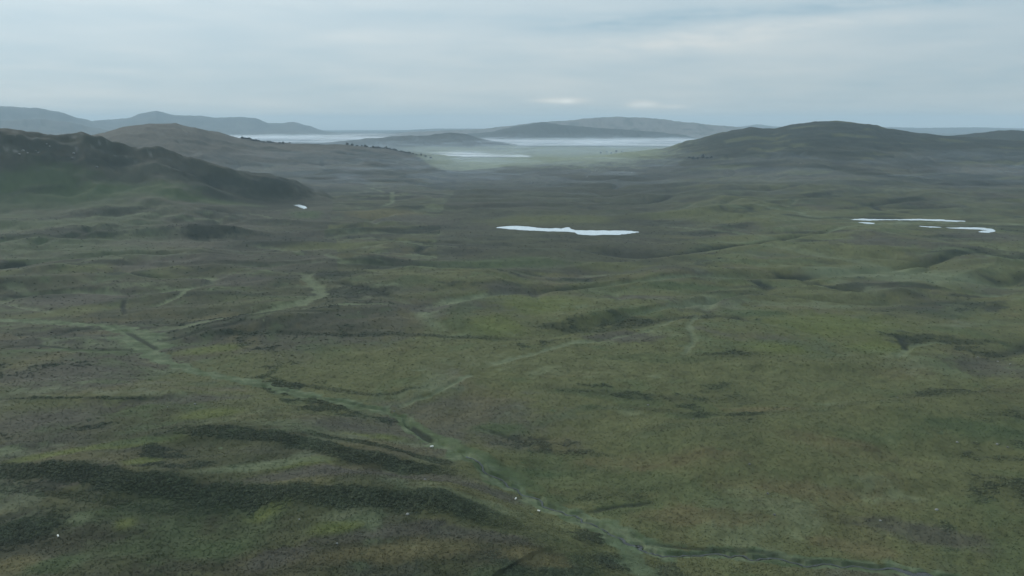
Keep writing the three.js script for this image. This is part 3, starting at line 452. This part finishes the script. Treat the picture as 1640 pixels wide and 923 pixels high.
function tree(x, z, s, label, group) {
  const k = floor(treeRand() * 4), o = new THREE.Group(), t = new THREE.Mesh(TREES[k].trunk, bark), c = new THREE.Mesh(TREES[k].crown, leafMat[floor(treeRand() * 3)]);
  t.name = 'trunk'; c.name = 'crown'; o.add(t, c); o.position.set(x, height(x, z) - 0.3, z); o.rotation.y = treeRand() * 6.3; o.scale.set(0.85 * s * (0.8 + 0.9 * treeRand()), 0.85 * s * (0.45 + 0.7 * treeRand()), s * (0.9 + 0.5 * treeRand()));
  put(o, 'tree', label, 'tree', group);
}
const NTH = (() => { const a = 'first second third fourth fifth sixth seventh eighth ninth tenth eleventh twelfth thirteenth fourteenth fifteenth sixteenth seventeenth eighteenth nineteenth'.split(' '), tens = ['twenty', 'thirty'], th = ['twentieth', 'thirtieth']; return (i) => (i < 19 ? a[i] : (i + 1) % 10 ? tens[floor((i + 1) / 10) - 2] + '-' + a[i % 10] : th[floor((i + 1) / 10) - 2]); })();
const byBearing = (list) => [...list].sort((p, q) => p[0] / -p[1] - q[0] / -q[1]);
const onCrest = (k, az, off = 0) => { const R = look(HILLS[k].dist, az * 8 + 360) + off; return [sin(az * RAD) * R, -cos(az * RAD) * R]; };
[-16.7, -16.6, -16.5, -16.42, -16.3, -16.2, -16.1, -16.02, -15.9, -15.75, -15.6, -15.45, -15.2, -15.05, -14.9, -14.5, -14.3, -13.9].forEach((az, i) => tree(...onCrest(1, az, -10 + 20 * treeRand()), 1.0, `small dark tree against the left mist, ${NTH(i)} from left on the rounded hill crest`, 'trees on the crest before the left mist'));
[-10.4, -10.1, -9.8, -9.5, -9.3, -9.2, -8.95, -8.8, -8.7, -8.6, -8.48, -8.35, -8.2, -8.1, -7.98, -7.9, -7.75, -7.65, -7.5, -7.4, -7.3, -7.2, -7.05, -6.95, -6.85, -6.75, -6.6, -6.5, -6.3, -6.1, -6.0, -5.8, -5.5, -5.2].forEach((az, i) => tree(...onCrest(1, az, -10 + 20 * treeRand()), 0.95, `small dark tree, ${NTH(i)} from left on the low right end of the rounded hill`, 'trees on the falling end of the crest'));
byBearing(SPOTS.slopetrees).forEach(([x, z], i) => tree(x, z, 1.0, `dark tree, ${NTH(i)} from left in the clump on the shoulder of the broad hill`, 'clump of trees on the broad hill'));
byBearing(SPOTS.plaintrees).forEach(([x, z], i) => tree(x, z, 1.1, `distant tree, ${NTH(i)} from left on the pale plain before the broad mist`, 'trees on the pale far plain'));

// ---------------------------------------------------------------- stones
const stoneMat = [[0.16, 0.16, 0.148], [0.11, 0.11, 0.102], [0.22, 0.216, 0.20]].map((c) => new THREE.MeshStandardMaterial({ name: 'lichened stone', color: new THREE.Color().setRGB(...c), roughness: 0.95 }));
const STONES = [0, 1, 2].map((v) => { const g = new THREE.IcosahedronGeometry(1, 3), p = g.attributes.position; for (let i = 0; i < p.count; i++) { const x = p.getX(i), y = p.getY(i), z = p.getZ(i), n = 1 + 0.35 * noise(x * 1.3 + v * 9, z * 1.3 + y) + 0.18 * noise(x * 3 + y * 2, z * 3 - v * 5); p.setXYZ(i, x * n, max(-0.4, y * n * 0.65), z * n * 0.85); } g.computeVertexNormals(); return g; });
const stoneRand = rng(9);
function stone(name, x, z, s, label, group) { const m = new THREE.Mesh(STONES[floor(stoneRand() * 3)], stoneMat[floor(stoneRand() * 3)]); m.position.set(x, height(x, z) + s * 0.18, z); m.rotation.y = stoneRand() * 6.3; m.scale.setScalar(s); put(m, name, label, 'rock', group); }
byBearing(SPOTS.stone).forEach(([x, z], i) => stone('boulder', x, z, 0.35 + 0.35 * stoneRand(), `small pale boulder lying alone on the near moor, ${NTH(i)} boulder from the left edge`, 'boulders scattered over the near moor'));
byBearing(SPOTS.crag.slice(0, 10)).forEach(([x, z], i) => stone('rock_outcrop', x, z, 1.2 + 1.9 * stoneRand(), `grey rock outcrop, ${NTH(i)} from left on the dark brow of the craggy hill`, 'rock outcrops on the craggy hill'));
byBearing(SPOTS.scree).forEach(([x, z], i) => stone('boulder', x, z, 1.4 + 1.4 * stoneRand(), `distant pale boulder, ${NTH(i)} from left on the lower slope of the broad hill`, 'boulders on the slope of the broad hill'));

// ---------------------------------------------------------------- plants of the near moor: heather bushes and grass tufts, uncountable
{
  const r = rng(2024), bush = new THREE.IcosahedronGeometry(0.5, 1), p = bush.attributes.position;
  for (let i = 0; i < p.count; i++) { const x = p.getX(i), y = p.getY(i), z = p.getZ(i), n = 1 + 0.5 * noise(x * 4 + y * 3, z * 4 + 7); p.setXYZ(i, x * n, max(-0.15, y * 0.75 * n), z * n); }
  bush.computeVertexNormals();
  const tuft = mergeGeometries(Array.from({ length: 9 }, (_, i) => { const b = new THREE.ConeGeometry(0.07, 0.6 + 0.25 * r(), 3).translate(0, 0.3, 0); b.rotateZ(0.25 + 0.6 * r()).rotateY(i * 0.7 + r()); return b; }));
  const list = { bush: [], tuft: [] };
  for (let i = 0; i < 300000; i++) {
    const a = (r() * 2 - 1) * 32 * RAD, th = mix(29.5, 10.5, Math.pow(r(), 1.15)) * RAD, d = 144 / Math.tan(th), x = sin(a) * d, z = -cos(a) * d, k = r(), q = r(), u = r(), w = r();
    const y = height(x, z); cover(x, z);
    if (r() > step(10.5, 15.5, th / RAD) || ((onFlat || onStrip > 0.35) && (k > 0.14 || (onFlat && lastStream.t > 0.28 && along(CHANNEL, x, z).d < 1.5)))) continue;
    const wet = onFlat || onStrip > 0.35, b = !wet && k < 0.02 + 0.95 * max(0, bushy - 0.06); if (!b && k > 0.24) continue;
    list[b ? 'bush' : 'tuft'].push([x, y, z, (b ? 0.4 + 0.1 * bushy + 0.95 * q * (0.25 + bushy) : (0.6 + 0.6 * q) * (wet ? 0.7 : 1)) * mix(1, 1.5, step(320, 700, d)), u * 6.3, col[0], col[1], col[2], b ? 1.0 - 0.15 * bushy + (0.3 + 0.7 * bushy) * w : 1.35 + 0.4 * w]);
  }
  for (let i = 0; i < 26000; i++) {                                     // taller clumps that still show farther off
    const a = (r() * 2 - 1) * 32 * RAD, th = mix(15.5, 5.6, Math.pow(r(), 1.3)) * RAD, d = 146 / Math.tan(th), x = sin(a) * d, z = -cos(a) * d, k = r(), q = r(), u = r(), w = r();
    const y = height(x, z); cover(x, z);
    if (onFlat || onStrip > 0.3 || k > 0.3 + bushy || BASINS.some((b) => within(b, x, z) && (inPoly(b.shore, x, z) || along(b.line, x, z).d < 8)) || r() > step(15.5, 13, th / RAD)) continue;
    list.bush.push([x, y, z, (0.6 + 0.9 * q) * mix(1, 1.5, step(550, 1300, d)), u * 6.3, col[0], col[1], col[2], 0.7 + 0.5 * w]);
  }
  const m4 = new THREE.Matrix4(), qn = new THREE.Quaternion(), up = new THREE.Vector3(0, 1, 0), c = new THREE.Color();
  for (const [key, g, name, label] of [['bush', bush, 'heather_bushes', 'dark heather bushes covering the near moor'], ['tuft', tuft, 'grass_tufts', 'rough grass tufts covering the near moor']]) {
    const m = new THREE.InstancedMesh(g, new THREE.MeshPhysicalMaterial({ name: 'plant', roughness: 1, specularIntensity: 0.15 }), list[key].length);
    list[key].forEach(([x, y, z, s, t, cr, cg, cb, v], i) => { m4.compose(new THREE.Vector3(x, y, z), qn.setFromAxisAngle(up, t), new THREE.Vector3(s, s * (key === 'tuft' ? 0.5 : 0.75), s)); m.setMatrixAt(i, m4); m.setColorAt(i, c.setRGB(cr * v, cg * v, cb * v)); });
    put(m, name, label, null, null, 'stuff');
  }
}

// ---------------------------------------------------------------- sheep
import { MarchingCubes } from 'three/addons/objects/MarchingCubes.js';
{
  const R = 56, mc = new MarchingCubes(R, new THREE.MeshBasicMaterial(), false, false, 60000); mc.isolation = 0;
  const joints = [[[-0.42, 0.66, 0], [0.34, 0.68, 0], 0.27, 0.26], [[0.34, 0.72, 0], [0.56, 0.62, 0], 0.16, 0.11], [[0.56, 0.6, 0], [0.72, 0.48, 0], 0.095, 0.06], [[-0.6, 0.66, 0], [-0.66, 0.5, 0], 0.06, 0.04]];
  for (const sz of [-1, 1]) { for (const x of [-0.42, 0.32]) joints.push([[x, 0.5, sz * 0.13], [x - 0.02, 0.26, sz * 0.13], 0.09, 0.05], [[x - 0.02, 0.26, sz * 0.13], [x, 0.03, sz * 0.13], 0.045, 0.04]); joints.push([[0.53, 0.66, sz * 0.08], [0.5, 0.66, sz * 0.2], 0.035, 0.025]); }
  const S = 0.9;
  for (let k = 0; k < R; k++) for (let j = 0; j < R; j++) for (let i = 0; i < R; i++) {
    const x = ((i - R / 2) / (R / 2)) * S, y = ((j - R / 2) / (R / 2)) * S + 0.5, z = ((k - R / 2) / (R / 2)) * S; let d = 0;
    for (const [a, b, ra, rb] of joints) { const dx = b[0] - a[0], dy = b[1] - a[1], dz = b[2] - a[2], t = clamp01(((x - a[0]) * dx + (y - a[1]) * dy + (z - a[2]) * dz) / (dx * dx + dy * dy + dz * dz)); d += exp(-28 * (hypot(x - a[0] - dx * t, y - a[1] - dy * t, z - a[2] - dz * t) - mix(ra, rb, t))); }
    mc.field[i + j * R + k * R * R] = Math.log(max(1e-12, d)) / 28;
  }
  mc.update();
  const g = new THREE.BufferGeometry(), n = mc.count, p = new Float32Array(n * 3), cl = new Float32Array(n * 3);
  for (let i = 0; i < n; i++) { const x = mc.positionArray[i * 3] * S, y = mc.positionArray[i * 3 + 1] * S + 0.5, z = mc.positionArray[i * 3 + 2] * S; p.set([x, y, z], i * 3); const dark = x > 0.57 || y < 0.3; cl.set(dark ? [0.06, 0.055, 0.05] : [0.78, 0.76, 0.70], i * 3); }
  g.setAttribute('position', new THREE.BufferAttribute(p, 3)); g.setAttribute('normal', new THREE.BufferAttribute(mc.normalArray.slice(0, n * 3), 3)); g.setAttribute('color', new THREE.BufferAttribute(cl, 3));
  const wool = new THREE.MeshStandardMaterial({ name: 'fleece', vertexColors: true, roughness: 1 });
  const info = [['white sheep on the left bank of the stream near the middle', 0.4, 1.3], ['lone white sheep in the heather at lower left', 2.2, 1], ['white sheep above the stream, the farther of a pair', 1.2, 1], ['white sheep above the stream, the nearer of a pair', -0.5, 1]];
  SPOTS.sheep.forEach(([x, z], i) => { const m = new THREE.Mesh(g, wool); m.position.set(x, height(x, z), z); m.rotation.y = info[i][1]; m.scale.setScalar(info[i][2]); put(m, 'sheep', info[i][0], 'sheep', 'sheep grazing on the near moor'); });
}

renderer.render(scene, camera);
